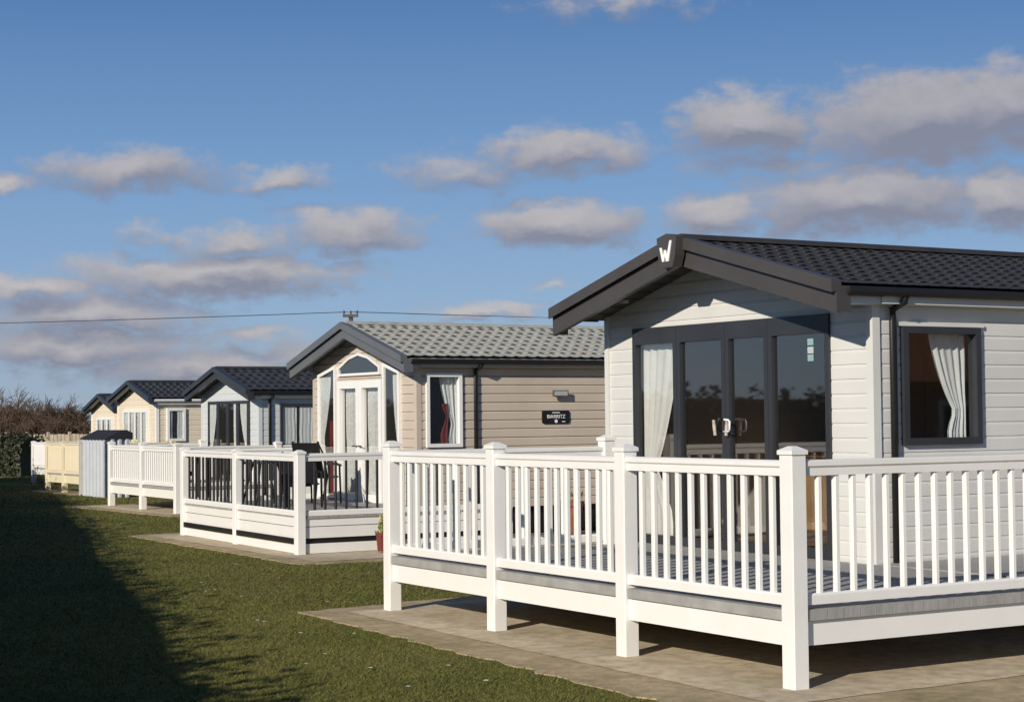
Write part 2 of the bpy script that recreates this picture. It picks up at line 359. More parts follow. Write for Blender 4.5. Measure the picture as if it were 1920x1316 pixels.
b=MB(); wbox(b,WS,.26,1.31,.0,.045,2.60,2.635); b.build('window_head','wall1',C)
b=MB(); b.box(11.1,15.5,11.95,15.85,.50,.53); b.build('interior_floor','wood',C)
b=MB(); b.box(15.5,15.56,11.88,15.92,.47,2.8); b.build('partition','beige',C)
b=MB(); b.box(13.6,15.45,15.3,15.9,.53,1.35); b.box(13.55,15.45,15.25,15.9,1.35,1.40); b.box(13.4,14.4,13.9,15.2,.53,1.42); b.box(13.35,14.45,13.85,15.25,1.42,1.46); b.build('cupboard','orange',C)
b=MB(); b.box(12.0,13.9,12.0,12.6,.53,.95); b.box(12.0,13.9,11.97,12.12,.95,1.36); b.build('sofa','beige',C)
b=MB(); b.lathe((10.62,15.2,2.985),[(0,0),(.05,0),(.05,.03)],12); b.build('downlight','lens',C)
um=13.87
b=MB(); pf=[(-.155,.05),(0,.085),(.155,.05),(.135,-.13),(.09,-.235),(-.09,-.235),(-.135,-.13)]
b.ext(pf,Y,Z,(10.19,um,3.47),(10.30,um,3.47)); bg=b.build('badge','barge1',C)
# slanted W emblem of four angular strokes, the last one tallest
b=MB()
chv=[(.086,-.030),(.046,-.165),(.018,-.055),(-.018,-.165),(-.076,.030)]
for k,((a,za),(c,zc)) in enumerate(zip(chv,chv[1:])):
    wd=.017 if k<3 else .023; wc=.015
    if k==1: wd,wc=.014,.011
    b.ext([(a+wd,za),(a-wd,za),(c-wc,zc),(c+wc,zc)],Y,Z,(10.183-.0006*k,um,3.455),(10.1895,um,3.455))
b.build('emblem','logo',bg)
for i,(u,tz,m) in enumerate(((14.02,.16,'logo'),(13.83,-.12,'palest'))):
    b=MB(); p=Vector((10.85,u,1.71)); ax=Vector((0,tz,1)).normalized()
    b.tube([p-ax*.075,p-ax*.07,p+ax*.07,p+ax*.075],.016,10); b.tube([p-ax*.03,p+ax*.035],.018,10)
    o=b.build('rolled_leaflet',mat('leaflet_paper_'+'ab'[i],(.66,.62,.56),.7,9,.3,col2=(.30,.23,.18)),loc=(10.85,u,1.6))
    tag(o,('rolled paper leaflet tucked in the left glazed door handle','rolled paper leaflet between the two glazed doors')[i],'leaflet')

# ------------------------------------------------------------------ caravan 2
fh=[(1.08,2.64,.5,2.43)]; sh=[(.13,.75,1.39,2.51)]
C,WF,WS=caravan('static_caravan','taupe caravan with grey tiled roof and white french doors, second from right',13.0,23.0,24.05,27.65,23.83,27.88,12.65,2.73,3.32,'wall2','roof2','barge2',fholes=fh,sholes=sh,pipe=13.99,corner='wall2',bd=.22,ph=.135,tt=.024,tile=dict(amp=.022,step=.028,course=.26,period=.20))
for a0,a1 in ((1.08,1.857),(1.863,2.64)):
    o=window(C,WF,a0,a1,.48,2.44,'white',w=.10,wt=.12,wb=.16,d=(-.03,.06),gd=.01,back=-.5,name='door')
    curtain(o,WF,a0+.08,a1-.08,.6,2.33,None,m='lace',dc=-.07,amp=.02,folds=6)
    b=MB(); h=1.80 if a0<1.5 else 1.92; b.tube([WF(h,.06,1.40),WF(h,.10,1.40),WF(h-.09*(1 if a0<1.5 else -1),.10,1.40)],.014,6); b.build('handle','steel',o)
def polywin(P,W,pts,mf,w=.05):
    n=len(pts); ins=[]
    for i in range(n):
        p=Vector(pts[i]); a=(Vector(pts[i])-Vector(pts[i-1])).normalized(); c=(Vector(pts[(i+1)%n])-Vector(pts[i])).normalized()
        na=Vector((-a.y,a.x)); nc=Vector((-c.y,c.x)); k=(na+nc); k=k/(1+na.dot(nc)); ins.append(p+k*w)
    b=MB()
    for i in range(n):
        j=(i+1)%n; q=[pts[i],pts[j],ins[j],ins[i]]
        b.hexa([W(x[0],.01,x[1]) for x in q]+[W(x[0],.07,x[1]) for x in q])
    o=b.build('window',mf,P)
    g=MB(); g.add([W(x[0],.05,x[1]) for x in ins],[tuple(range(n))]); g.build('pane','glass',o,recalc=False)
    g=MB(); g.add([W(x[0],.027,x[1]) for x in pts],[tuple(range(n))]); g.build('unlit_room_sheet','void',o,recalc=False)  # flat sheet on the wall, room darkness put into its colour
    return o
o=polywin(C,WF,[(2.70,.55),(3.36,.55),(3.36,2.56),(2.70,2.70)],'white')
curtain(o,WF,3.31,2.90,.6,2.52,1.5,m='lace',dc=.037,amp=.007,folds=5,lo=.7); curtain(o,WF,2.95,2.77,.6,1.8,1.3,m='red',dc=.039,amp=.007,folds=3,lo=.8)
o=polywin(C,WF,[(.47,.55),(1.02,.55),(1.02,2.70),(.47,2.56)],'white')
curtain(o,WF,.52,.72,.6,2.5,1.4,m='lace',dc=.037,amp=.007,folds=3,lo=.6)
o=polywin(C,WF,[(1.12,2.52),(2.60,2.52),(2.60,2.66),(2.2,2.82),(1.86,2.88),(1.52,2.82),(1.12,2.66)],'white',w=.04)
o=window(C,WS,.13,.75,1.39,2.51,'white',w=.055,d=(-.04,.06),gd=0.0,back=-.5)
curtain(o,WS,.72,.42,1.43,2.47,1.75,dc=-.08,amp=.02,folds=4,lo=.5); curtain(o,WS,.56,.44,1.43,2.05,1.85,m='red',dc=-.06,amp=.015,folds=2,lo=1.2)
curtain(o,WS,.17,.205,1.43,2.47,None,m='red',dc=-.08,amp=.012,folds=2)
b=MB(); wbox(b,WS,2.40,2.60,.02,.09,2.17,2.24); wbox(b,WS,2.36,2.64,.09,.12,2.15,2.25); o=b.build('wall_lamp','steel',C)
b=MB(); wbox(b,WS,2.38,2.62,.121,.126,2.165,2.235); b.build('lens','lens',o)
b=MB(); pf=[]
for cx,cz,a in ((.22,.07,0),(-.22,.07,90),(-.22,-.07,180),(.22,-.07,270)):
    for k in range(4):
        t=math.radians(a+k*30); pf.append((2.45+cx+.035*math.cos(t),1.83+cz+.035*math.sin(t)))
b.ext([(a,z) for a,z in pf],X,Z,(13.0,24.05-.026,0),(13.0,24.05-.045,0)); sg=b.build('name_plate','black',C)
def text(body,size,a,z,m,parent,d):
    cu=bpy.data.curves.new('t','FONT'); cu.body=body; cu.size=size; cu.align_x='CENTER'; cu.align_y='CENTER'; cu.extrude=.002
    to=bpy.data.objects.new('t',cu); COL.objects.link(to); bpy.context.view_layer.update()
    me=bpy.data.meshes.new_from_object(to.evaluated_get(bpy.context.evaluated_depsgraph_get())); bpy.data.objects.remove(to)
    me.materials.clear(); me.materials.append(M[m]); o=bpy.data.objects.new('lettering',me); COL.objects.link(o)
    o.parent=parent; o.rotation_euler=(math.radians(90),0,0); o.location=Vector((13.0+a,24.05-d,z))-ORG[parent.name]; ORG[o.name]=ORG[parent.name]; return o
text('BIARRITZ',.082,2.45,1.835,'logo',sg,.049)
b=MB(); wbox(b,WS,2.38,2.52,.046,.049,1.893,1.906); wbox(b,WS,2.56,2.62,.046,.049,1.752,1.764)
pts=[(2.45+.028*math.cos(t*math.pi/6),1.765+.028*math.sin(t*math.pi/6)) for t in range(12)]
b.ext(pts,X,Z,(13.0,24.05-.046,0),(13.0,24.05-.049,0)); b.build('emblem','logo',sg)

# ------------------------------------------------------------------ caravan 3
C,WF,WS=caravan('static_caravan','pale grey caravan with dark roof and dark framed doors, middle of the row',15.4,25,35.5,38.7,35.3,38.9,15.05,2.44,2.95,'wall3','roof3','dark',pipe=15.62,corner='wall3',bd=.2,cols=6,ph=.13)
for nm,a0,a1 in (('window',2.16,2.72),('door',1.60,2.155),('door',1.045,1.595),('window',.46,1.04)):
    o=window(C,WF,a0,a1,.5,2.25,'dark',w=.06,name=nm,**PROUD)
    if nm=='window': curtain(o,WF,(2.67 if a0>1 else .51),(2.25 if a0>1 else .95),.56,2.2,1.2,dc=.037,amp=.007,folds=4,lo=.6)
    elif a0<1.2: curtain(o,WF,1.1,1.3,.56,2.2,None,dc=.037,amp=.007,folds=3)
o=window(C,WS,.46,1.28,1.25,2.17,'dark',w=.06,**PROUD)
curtain(o,WS,.50,.84,1.28,2.13,None,dc=.037,amp=.007,folds=4); curtain(o,WS,1.24,.9,1.28,2.13,None,dc=.037,amp=.007,folds=4)
# caravan 4
C,WF,WS=caravan('static_caravan','cream caravan with dark roof standing behind the metal shed',17.35,27,46.9,50.0,46.75,50.15,17.1,2.43,2.91,'wall4','roof3','dark',corner='offwhite',bd=.16,cols=4,gut='white',ph=.14)
o=window(C,WF,.6,2.55,.6,2.15,'white',w=.08,mull=(1.08,1.58,2.07),mw=.08,**PROUD)
for a in (.68,1.15,1.65,2.12): curtain(o,WF,a,a+.3,.66,2.08,None,dc=.037,amp=.007,folds=3)
o=window(C,WS,.27,.80,1.28,2.17,'white',w=.07,**PROUD)
curtain(o,WS,.74,.56,1.34,2.1,None,dc=.037,amp=.007,folds=3); curtain(o,WS,.33,.42,1.34,2.1,None,dc=.037,amp=.007,folds=2)
# caravan 5
C,WF,WS=caravan('static_caravan','farthest small cream caravan at the left end of the row',19.4,28,55.8,58.5,55.6,58.6,19.15,2.22,2.68,'wall4','roof3','dark',corner='offwhite',bd=.15,cols=4,gut='white',ph=.14)
o=window(C,WF,.55,2.1,.6,1.97,'white',w=.09,mull=(1.07,1.58),mw=.09,**PROUD)
for a in (.64,1.14,1.64): curtain(o,WF,a,a+.26,.7,1.9,None,dc=.037,amp=.007,folds=3)

# ------------------------------------------------------------------ shed
SU0,SU1,SV0,SV1=42.3,44.1,14.4,14.95
SH=empty('metal_shed',(14.7,43.2,0)); tag(SH,'small pale grey corrugated metal shed with dark roof between two verandas','shed')
b=MB()
def corr(p0,p1,z0,z1,n,nrm):
    for i in range(n):
        f=[(i+k)/n for k in (0,.3,.5,.8,1)]; dd=[0,0,.07,.07,0]
        for k in range(4):
            q=[Vector(p0).lerp(Vector(p1),f[k])+nrm*dd[k],Vector(p0).lerp(Vector(p1),f[k+1])+nrm*dd[k+1]]
            b.add([q[0]+Z*z0,q[1]+Z*z0,q[1]+Z*z1,q[0]+Z*z1],[(0,1,2,3)])
corr((SV0,SU1,0),(SV0,SU0,0),0,1.40,7,-X); corr((SV0,SU0,0),(SV1,SU0,0),0,1.40,3,-Y)
b.add([(SV0,SU1,0),(SV1,SU1,0),(SV1,SU1,1.40),(SV0,SU1,1.40)],[(0,1,2,3)]); b.add([(SV1,SU0,0),(SV1,SU1,0),(SV1,SU1,1.40),(SV1,SU0,1.40)],[(0,1,2,3)])
b.build('wall','shed',SH,recalc=False)
b=MB(); pr=[(-.10,1.39),(-.10,1.42),(.34,1.62),(.46,1.62),(.60,1.55),(.60,1.39)]
b.ext(pr,X,Z,(14.42,SU0-.05,0),(14.42,SU1+.03,0)); b.build('roof','shedroof',SH)
for u in (SU0-.02,SU1+.02):
    b=MB(); b.box(14.30,14.325,u-.03,u+.03,0,1.385); b.build('corner_trim','shed',SH)

# ------------------------------------------------------------------ garden chairs, table, pots
def chair():
    c=empty('garden_chair',(0,0,0))
    b=MB(); b.box(-.24,.22,-.23,.23,.42,.45); b.build('seat','black',c)
    b=MB(); b.ext([(-.235,0),(.235,0),(.235,.03),(-.235,.03)],Y,X,(.20,0,.44),(.38,0,1.0)); b.build('backrest','black',c)
    for s in (-1,1):
        b=MB(); b.tube([(-.26,s*.26,0),(-.22,s*.26,.62)],.018,6); b.build('leg','black',c)
        b=MB(); b.tube([(.34,s*.26,0),(.16,s*.26,.45),(.30,s*.25,.85),(.39,s*.22,1.02)],.018,6); b.build('leg','black',c)
        b=MB(); b.tube([(-.26,s*.26,.62),(-.1,s*.27,.65),(.24,s*.26,.66)],.022,6); b.build('armrest','black',c)
    return c
c0=chair()
spots=[(12.15,25.75,215,.95,'black garden armchair in front of the white french doors'),(11.5,24.95,75,.8,'black garden armchair behind the black balusters near the middle post')]
for i,(v,u,a,sc,l) in enumerate(spots):
    o=c0 if i==0 else copy_tree(c0); o.location=(v,u,.52); o.rotation_euler.z=math.radians(a); o.scale=(1,1,sc); tag(o,l,'chair','garden chairs on the veranda')
t=empty('garden_table',(11.35,25.95,.52)); tag(t,'round black garden table beside the armchairs on the veranda','table')
b=MB(); b.lathe((11.35,25.95,1.16),[(0,0),(.45,0),(.45,.03),(0,.03)],24); b.build('tabletop','black',t)
for k in range(4):
    a=math.pi/4+k*math.pi/2; b=MB(); b.tube([(11.35+.38*math.cos(a),25.95+.38*math.sin(a),.52),(11.35+.2*math.cos(a),25.95+.2*math.sin(a),1.16)],.015,6); b.build('leg','black',t)
def leaves(mb,c,n,rad,hgt,size,up=.3):
    for _ in range(n):
        t=random.random()*6.283; r=rad*math.sqrt(random.random()); p=Vector((c[0]+r*math.cos(t),c[1]+r*math.sin(t),c[2]+hgt*random.random()))
        d=Vector((random.gauss(0,1),random.gauss(0,1),random.gauss(up,1))).normalized(); e=d.cross(Vector((random.gauss(0,1),random.gauss(0,1),random.gauss(0,1)))).normalized()
        s=size*(.6+.8*random.random()); mb.add([p,p+d*s*.5+e*s*.28,p+d*s,p+d*s*.5-e*s*.28],[(0,1,2,3)])
def pot(name,v,u,r,h,m,label,lm,n,ph,fl=0):
    p=empty(name,(v,u,.03)); tag(p,label,'plant pot')
    b=MB(); b.lathe((v,u,.03),[(0,0),(r*.7,0),(r*.95,h*.85),(r*1.08,h*.86),(r*1.08,h),(r*.92,h),(r*.9,h*.9),(0,h*.9)],20); b.build('pot',m,p,smooth=False)
    b=MB(); leaves(b,(v,u,.03+h*.9),n,r*.9,ph,.07,1.2)
    for _ in range(7):
        a=random.random()*6.28; b.tube([(v,u,h*.9),(v+r*.7*math.cos(a),u+r*.7*math.sin(a),h+ph)],.004,4)
    b.build('plant',lm,p,recalc=False)
    if fl:
        b=MB(); leaves(b,(v,u,.05+h+ph*.6),fl,r*.8,ph*.5,.04); b.build('blossom','flower',p,recalc=False)
pot('plant_pot',11.38,22.1,.085,.25,'redpot','glazed red pot with yellow flowering plant beside the black balustered veranda','leafy',40,.2,14)
pot('plant_pot',15.35,23.5,.22,.5,'terra','large terracotta pot against the taupe caravan wall below the name plate','leafy',50,.14)
pot('plant_pot',16.1,23.5,.2,.42,'terra','smaller terracotta pot right of the large one by the taupe wall','leafy',40,.14)

# ------------------------------------------------------------------ ground
def ground_mat():
    m=bpy.data.materials.new('lawn_grass'); m.use_nodes=True; nt=m.node_tree; b=nt.nodes['Principled BSDF']; b.inputs['Roughness'].default_value=.9; b.inputs['Specular IOR Level'].default_value=.15
    tc=nt.nodes.new('ShaderNodeTexCoord')
    def noise(s,d=5):
        n=nt.nodes.new('ShaderNodeTexNoise'); n.inputs['Scale'].default_value=s; n.inputs['Detail'].default_value=d; nt.links.new(tc.outputs['Object'],n.inputs['Vector']); return n
    n1=noise(.5,7); n2=noise(9,8); n3=noise(60,4)
    r1=nt.nodes.new('ShaderNodeValToRGB'); r1.color_ramp.elements[0].color=(.100,.112,.028,1); r1.color_ramp.elements[1].color=(.180,.160,.052,1); r1.color_ramp.elements[0].position=.35; r1.color_ramp.elements[1].position=.7
    nt.links.new(n1.outputs['Fac'],r1.inputs['Fac'])
    r2=nt.nodes.new('ShaderNodeValToRGB'); r2.color_ramp.elements[0].color=(.84,.85,.82,1); r2.color_ramp.elements[1].color=(1.08,1.07,1.03,1); r2.color_ramp.elements[0].position=.3; r2.color_ramp.elements[1].position=.7
    nt.links.new(n2.outputs['Fac'],r2.inputs['Fac'])
    mx=nt.nodes.new('ShaderNodeMix'); mx.data_type='RGBA'; mx.blend_type='MULTIPLY'; mx.inputs[0].default_value=1
    nt.links.new(r1.outputs[0],mx.inputs[6]); nt.links.new(r2.outputs[0],mx.inputs[7]); nt.links.new(mx.outputs[2],b.inputs['Base Color'])
    bp=nt.nodes.new('ShaderNodeBump'); bp.inputs['Strength'].default_value=.25; bp.inputs['Distance'].default_value=.02; nt.links.new(n3.outputs['Fac'],bp.inputs['Height']); nt.links.new(bp.outputs['Normal'],b.inputs['Normal'])
    return m
b=MB(); b.add([(-900,-900,0),(1500,-900,0),(1500,1500,0),(-900,1500,0)],[(0,1,2,3)]); g=b.build('ground',ground_mat()); g['kind']='structure'; g['label']='mown lawn in front of the caravans'; g['category']='lawn'
def conc_mat(name,c1,c2,ns,bump):
    m=mat(name,c1,.85,ns,.12,bump,45,col2=c2); nt=m.node_tree; b=nt.nodes['Principled BSDF']
    src=b.inputs['Base Color'].links[0].from_socket
    tc=nt.nodes.new('ShaderNodeTexCoord'); n=nt.nodes.new('ShaderNodeTexNoise'); n.inputs['Scale'].default_value=7; n.inputs['Detail'].default_value=10; n.inputs['Roughness'].default_value=.7; nt.links.new(tc.outputs['Object'],n.inputs['Vector'])
    r=nt.nodes.new('ShaderNodeValToRGB'); r.color_ramp.elements[0].position=.36; r.color_ramp.elements[1].position=.6; r.color_ramp.elements[0].color=(.70,.67,.60,1); r.color_ramp.elements[1].color=(1.04,1.03,1.0,1); nt.links.new(n.outputs['Fac'],r.inputs['Fac'])
    mx=nt.nodes.new('ShaderNodeMix'); mx.data_type='RGBA'; mx.blend_type='MULTIPLY'; mx.inputs[0].default_value=1
    nt.links.new(src,mx.inputs[6]); nt.links.new(r.outputs[0],mx.inputs[7]); nt.links.new(mx.outputs[2],b.inputs['Base Color']); return m
M['conc']=conc_mat('concrete_slab',(.68,.585,.44),(.50,.425,.31),.9,.18)
M['dirt']=conc_mat('mossy_concrete',(.54,.43,.29),(.32,.27,.145),1.6,.35)
def slab(poly,z,m,name,jit=.05):
    b=MB(); n=len(poly); pts=[]
    for i in range(n):
        a=Vector(poly[i]); c=Vector(poly[(i+1)%n]); k=max(1,int((c-a).length/.18)); d=(c-a).normalized(); nn=Vector((-d.y,d.x))
        for j in range(k): pts.append(a.lerp(c,j/k)+nn*random.uniform(-jit,jit))
    n=len(pts); fs=[tuple(range(n))]; vs=[(p.x,p.y,z) for p in pts]
    if jit>.02: vs+=[(p.x,p.y,-.05) for p in pts]; fs+=[(i,(i+1)%n,n+(i+1)%n,n+i) for i in range(n)]
    b.add(vs,fs)
    o=b.build(name,m); o['kind']='structure'; o['label']='concrete pad under a caravan'; o['category']='concrete pad'; return o
pads=[[(6.75,4.0),(6.85,9.4),(7.25,15.8),(12,16.6),(24,16.8),(24,4.0)],[(9.62,20.9),(9.85,28.0),(14,28.6),(24,28.6),(24,20.9)],[(12.45,33.0),(12.2,38.6),(26,39.2),(26,33.0)],[(14.2,44.4),(14.2,48.2),(26,48.2),(26,44.4)]]
for i,p in enumerate(pads):
    slab(p,.010,'dirt','pavement')
slab([(7.38,8.9),(7.6,15.5),(12,16.2),(23.8,16.4),(23.8,9.2)],.014,'conc','pavement',.012); slab([(9.95,21.2),(10.1,27.8),(23.8,28.3),(23.8,21.2)],.014,'conc','pavement',.012); slab([(12.65,33.3),(12.5,38.3),(25.8,38.8),(25.8,33.3)],.014,'conc','pavement',.012)

# grass blades (one uncountable mass)
def inpoly(px,py,poly):
    r=np.zeros(px.shape,bool); n=len(poly)
    for i in range(n):
        x0,y0=poly[i]; x1,y1=poly[(i+1)%n]
        c=((y0>py)!=(y1>py))&(px<(x1-x0)*(py-y0)/(y1-y0+1e-12)+x0); r^=c
    return r
N=420000
d=9.5*np.exp(rng.random(N)*math.log(62/9.5)); xr=-.36+rng.random(N)*.50
vx=.85363*xr*d+.52096*d; uy=-.52096*xr*d+.85363*d
keep=np.ones(N,bool); jx=vx+rng.normal(0,.05,N); jy=uy+rng.normal(0,.05,N)
for p in pads:
    ins=inpoly(jx,jy,p); keep&=~ins
keep&=vx<14.5+.1*uy
vx,uy,d=vx[keep],uy[keep],d[keep]; n=len(vx)
h=(.010+.013*rng.random(n))*(1+.005*d); w=.0016+.0002*d; t=rng.random(n)*2*math.pi; lean=rng.normal(0,1.2,(n,2))*h[:,None]
V=np.zeros((n,3,3),np.float32)
V[:,0,0]=vx-np.cos(t)*w; V[:,0,1]=uy-np.sin(t)*w; V[:,1,0]=vx+np.cos(t)*w; V[:,1,1]=uy+np.sin(t)*w
V[:,2,0]=vx+lean[:,0]; V[:,2,1]=uy+lean[:,1]; V[:,2,2]=h
me=bpy.data.meshes.new('grass'); me.vertices.add(n*3); me.vertices.foreach_set('co',V.ravel()); me.loops.add(n*3); me.loops.foreach_set('vertex_index',np.arange(n*3,dtype=np.int32))
me.polygons.add(n); me.polygons.foreach_set('loop_start',np.arange(0,n*3,3,dtype=np.int32)); me.update(calc_edges=True); me.validate(); me.materials.append(M['blade'])
o=bpy.data.objects.new('grass',me); COL.objects.link(o); tag(o,'short mown grass blades of the lawn','grass',kind='stuff')

# daisies, opened flat just above the turf
dm=MB()
for k in range(9):
    a=k*2*math.pi/9; e=Vector((math.cos(a),math.sin(a),0)); s=Vector((-math.sin(a),math.cos(a),0)); up=Z*.014
    dm.add([up,e*.010+s*.005+up+Z*.004,e*.017+up+Z*.007,e*.010-s*.005+up+Z*.004],[(0,1,2,3)])
dz=dm.build('daisy','petal',recalc=False)
px=[(375,1095),(384,1110),(400,1108),(480,1166),(492,1168),(605,1228),(570,1246),(660,1190),(835,1250),(440,1060),(520,1085),(610,1130),(690,1255),(560,1190),(330,1040),(450,1120),(760,1290),(905,1280),(300,985),(230,965)]
for i,(x,y) in enumerate(px):
    dd=FPX*CAMH/(y-hor(x)); p=far(x,dd); o=dz if i==0 else dz.copy()
    if i: COL.objects.link(o)
    o.location=(p.x,p.y,0.004); o.rotation_euler.z=i; o.scale=(.9+.6*random.random(),)*3; tag(o,'tiny white daisy in the lawn left of the concrete pads','flower','daisies in the lawn')

# ------------------------------------------------------------------ vegetation
def hedge(name,label,path,half,h0,h1,nleaf,size):
    p0,p1=Vector((*path[0],0)),Vector((*path[1],0)); d=(p1-p0); L=d.length; d.normalize(); s=d.cross(Z)
    o=empty(name,p0.lerp(p1,.5)); tag(o,label,'hedge')
    def hh(t): return h0+(h1-h0)*(.5+.28*math.sin(t*L*.55)+.22*math.sin(t*L*1.7+1))
    b=MB(); n=int(L/.6)+2; rows=[]
    for i in range(n+1):
        t=i/n; c=p0.lerp(p1,t); H=hh(t)-size*.7; k=half*.72
        rows.append([c+s*k*a+Z*H*z for a,z in ((-1,0),(-1.05,.5),(-.8,.9),(0,1),(.8,.9),(1.05,.5),(1,0))])
    for r in rows: b.v += [tuple(q+Vector((random.uniform(-.06,.06),random.uniform(-.06,.06),0))) for q in r]
    for i in range(n):
        for j in range(6): b.f.append((i*7+j,i*7+j+1,i*7+j+8,i*7+j+7))
    b.f.append(tuple(range(7))); b.f.append(tuple(n*7+j for j in range(7)))
    b.build('trunk','leaf',o,recalc=False)
    b=MB()
    for _ in range(nleaf):
        t=random.random(); a=random.uniform(-math.pi*.05,math.pi*1.05); H=hh(t)*(1+.04*random.gauss(0,.6))
        c=p0.lerp(p1,t)+s*math.cos(a)*half*(.85+.3*random.random()); z=H*min(1,abs(math.sin(a))**.5*(.9+.12*random.random())) if random.random()<.4 else H*random.random()
        p=c+Z*max(0.05,z); q=Vector((random.gauss(0,1),random.gauss(0,1),random.gauss(0,.8))).normalized(); e=q.cross(Vector((random.gauss(0,1),random.gauss(0,1),random.gauss(0,1)))).normalized(); sz=size*(.6+.8*random.random())
        b.add([p,p+q*sz*.5+e*sz*.3,p+q*sz,p+q*sz*.5-e*sz*.3],[(0,1,2,3)])
    b.build('foliage','leaf',o,recalc=False); return o
hedge('hedge','tall dark hedge left of the lawn, out of view, added to cast its shadow',((-2.55-.28*9,-9),(-2.55+.28*58,58)),.55,2.16,2.24,36000,.14)  # unseen hedge added as shadow caster, height and line set to shade the lawn
a=far(-120,63.5); c=far(58,61.5); hedge('hedge','clipped dark green hedge at the far left end of the lawn',((a.x,a.y),(c.x,c.y)),.8,1.15,1.45,5200,.13)
a=far(-150,70); c=far(170,70); fo=empty('fence',a.lerp(c,.5)); tag(fo,'pale wooden board fence beyond the far hedge','fence')
b=MB(); n=46
for i in range(n):
    p=a.lerp(c,i/n); q=a.lerp(c,(i+.9)/n); h=1.34+.03*random.random(); dr=(c-a).normalized().cross(Z)*.02
    b.hexa([p,q,q+dr,p+dr,p+Z*h,q+Z*h,q+dr+Z*h,p+dr+Z*h])
b.build('boards','fence',fo)
for i in range(9):
    p=a.lerp(c,i/8); b=MB(); b.oct((p.x,p.y),.11,0,1.45,.01); b.build('post','fence',fo)
def bare(x,dist,h,label,sd):
    random.seed(sd); base=far(x,dist); o=empty('bare_tree',base); tag(o,label,'tree','bare trees beyond the far fence')
    tr=MB(); tw=MB()
    def tri(mb,p,q,r0,r1):
        d=(q-p).normalized(); e=d.cross(Z if abs(d.z)<.9 else X).normalized(); f=d.cross(e)
        vs=[p+(e*math.cos(k*2.094)+f*math.sin(k*2.094))*r0 for k in range(3)]+[q+(e*math.cos(k*2.094)+f*math.sin(k*2.094))*r1 for k in range(3)]
        mb.add(vs,[(0,1,4,3),(1,2,5,4),(2,0,3,5)])
    def grow(p,d,l,r,k):
        q=p+d*l; tri(tr if k==0 else tw,p,q,r,r*.6)
        if k>=4: return
        for _ in range(5 if k<2 else 4):
            nd=(d+Vector((random.gauss(0,.6),random.gauss(0,.6),random.gauss(.1,.4)))).normalized()
            grow(p.lerp(q,.35+.65*random.random()),nd,l*random.uniform(.55,.8),max(.010,r*.55),k+1)
    for s in range(3):
        a=random.random()*6.28; grow(base+Vector((math.cos(a)*.3,math.sin(a)*.3,0)),Vector((random.gauss(0,.3),random.gauss(0,.3),1)).normalized(),h*.40,.07,0)
    tr.build('trunk','bark',o,recalc=False); tw.build('crown','twig',o,recalc=False)
for i,(x,dd,h) in enumerate([(-55,74,3.1),(-25,79,3.1),(2,75,3.3),(22,80,3.5),(40,74,3.2),(58,78,3.4),(78,76,3.2),(98,80,3.1),(112,75,2.9),(132,79,2.9),(150,77,2.8),(168,80,2.6),(-5,71.5,2.3),(25,71.5,2.4),(50,71.5,2.3),(80,71.7,2.3),(105,72,2.2),(140,72,2.2)]):
    bare(x,dd,h,['bushy bare brown tree beyond the far fence at left edge','bare brown tree beyond the fence near the farthest caravan'][x>70],100+i)
random.seed(11)
PD=90; p=far(658,PD); o=empty('utility_pole',p); tag(o,'wooden utility pole rising behind the taupe caravan roof','utility pole')
zt=CAMH+(hor(658)-592)*PD/FPX
b=MB(); b.tube([p,p+Z*(zt+.02)],.15,10,.11); b.build('pole','pole',o,smooth=True)
ca=R0; b=MB(); b.ext([(-.06,-.07),(.06,-.07),(.06,.07),(-.06,.07)],F0,Z,p-ca*.38+Z*zt-F0*.13,p+ca*.38+Z*zt-F0*.13); b.build('crossarm','pole',o)
for s in (-.33,0,.33):
    q=p+ca*s+Z*zt-F0*.13*(s!=0); b=MB(); b.lathe(q,[(.02,.05),(.02,.1),(.06,.1),(.045,.16),(.055,.18),(.03,.26),(0,.27)],8); b.build('insulator','porc',o)
def wire(off,sx,lab,yl):
    pts=[]; q=p+ca*off+Z*(zt+.2)
    L=far(-1500,104,CAMH+(hor(0)-yl)*98/FPX); R=far(2600,125,8.3)
    for i in range(31):
        t=i/30; k=L.lerp(q,t); k.z-=4*sx*t*(1-t); pts.append(k)
    for i in range(1,31):
        t=i/30; k=q.lerp(R,t); k.z-=4*sx*1.5*t*(1-t); pts.append(k)
    b=MB(); b.tube(pts,.010,5); o=b.build('overhead_wire','wire',loc=q); tag(o,lab,'wire')
wire(-.33,.36,'overhead wire on the left insulator of the pole, crossing the sky',593)
wire(.33,.38,'overhead wire on the right insulator of the pole, crossing the sky',593)

# brick bungalow opposite, mirrored in the side window
H=empty('brick_house',(33,-9,0)); tag(H,'red brick bungalow with orange tiled roof opposite, outside the picture','house')
b=MB(); b.box(27,40,-13,-5,0,2.5); b.build('wall','brick',H)
b=MB(); b.ext([(-4.5,0),(4.5,0),(0,2.3)],Y,Z,(26.6,-9,2.5),(40.4,-9,2.5)); b.build('roof','rtile',H)
for v in (29,33,37):
    b=MB(); b.box(v-.7,v+.7,-4.99,-4.94,.9,2.1); w=b.build('window','white',H); b=MB(); b.box(v-.6,v+.6,-4.938,-4.93,1.0,2.0); b.build('pane','void',w)

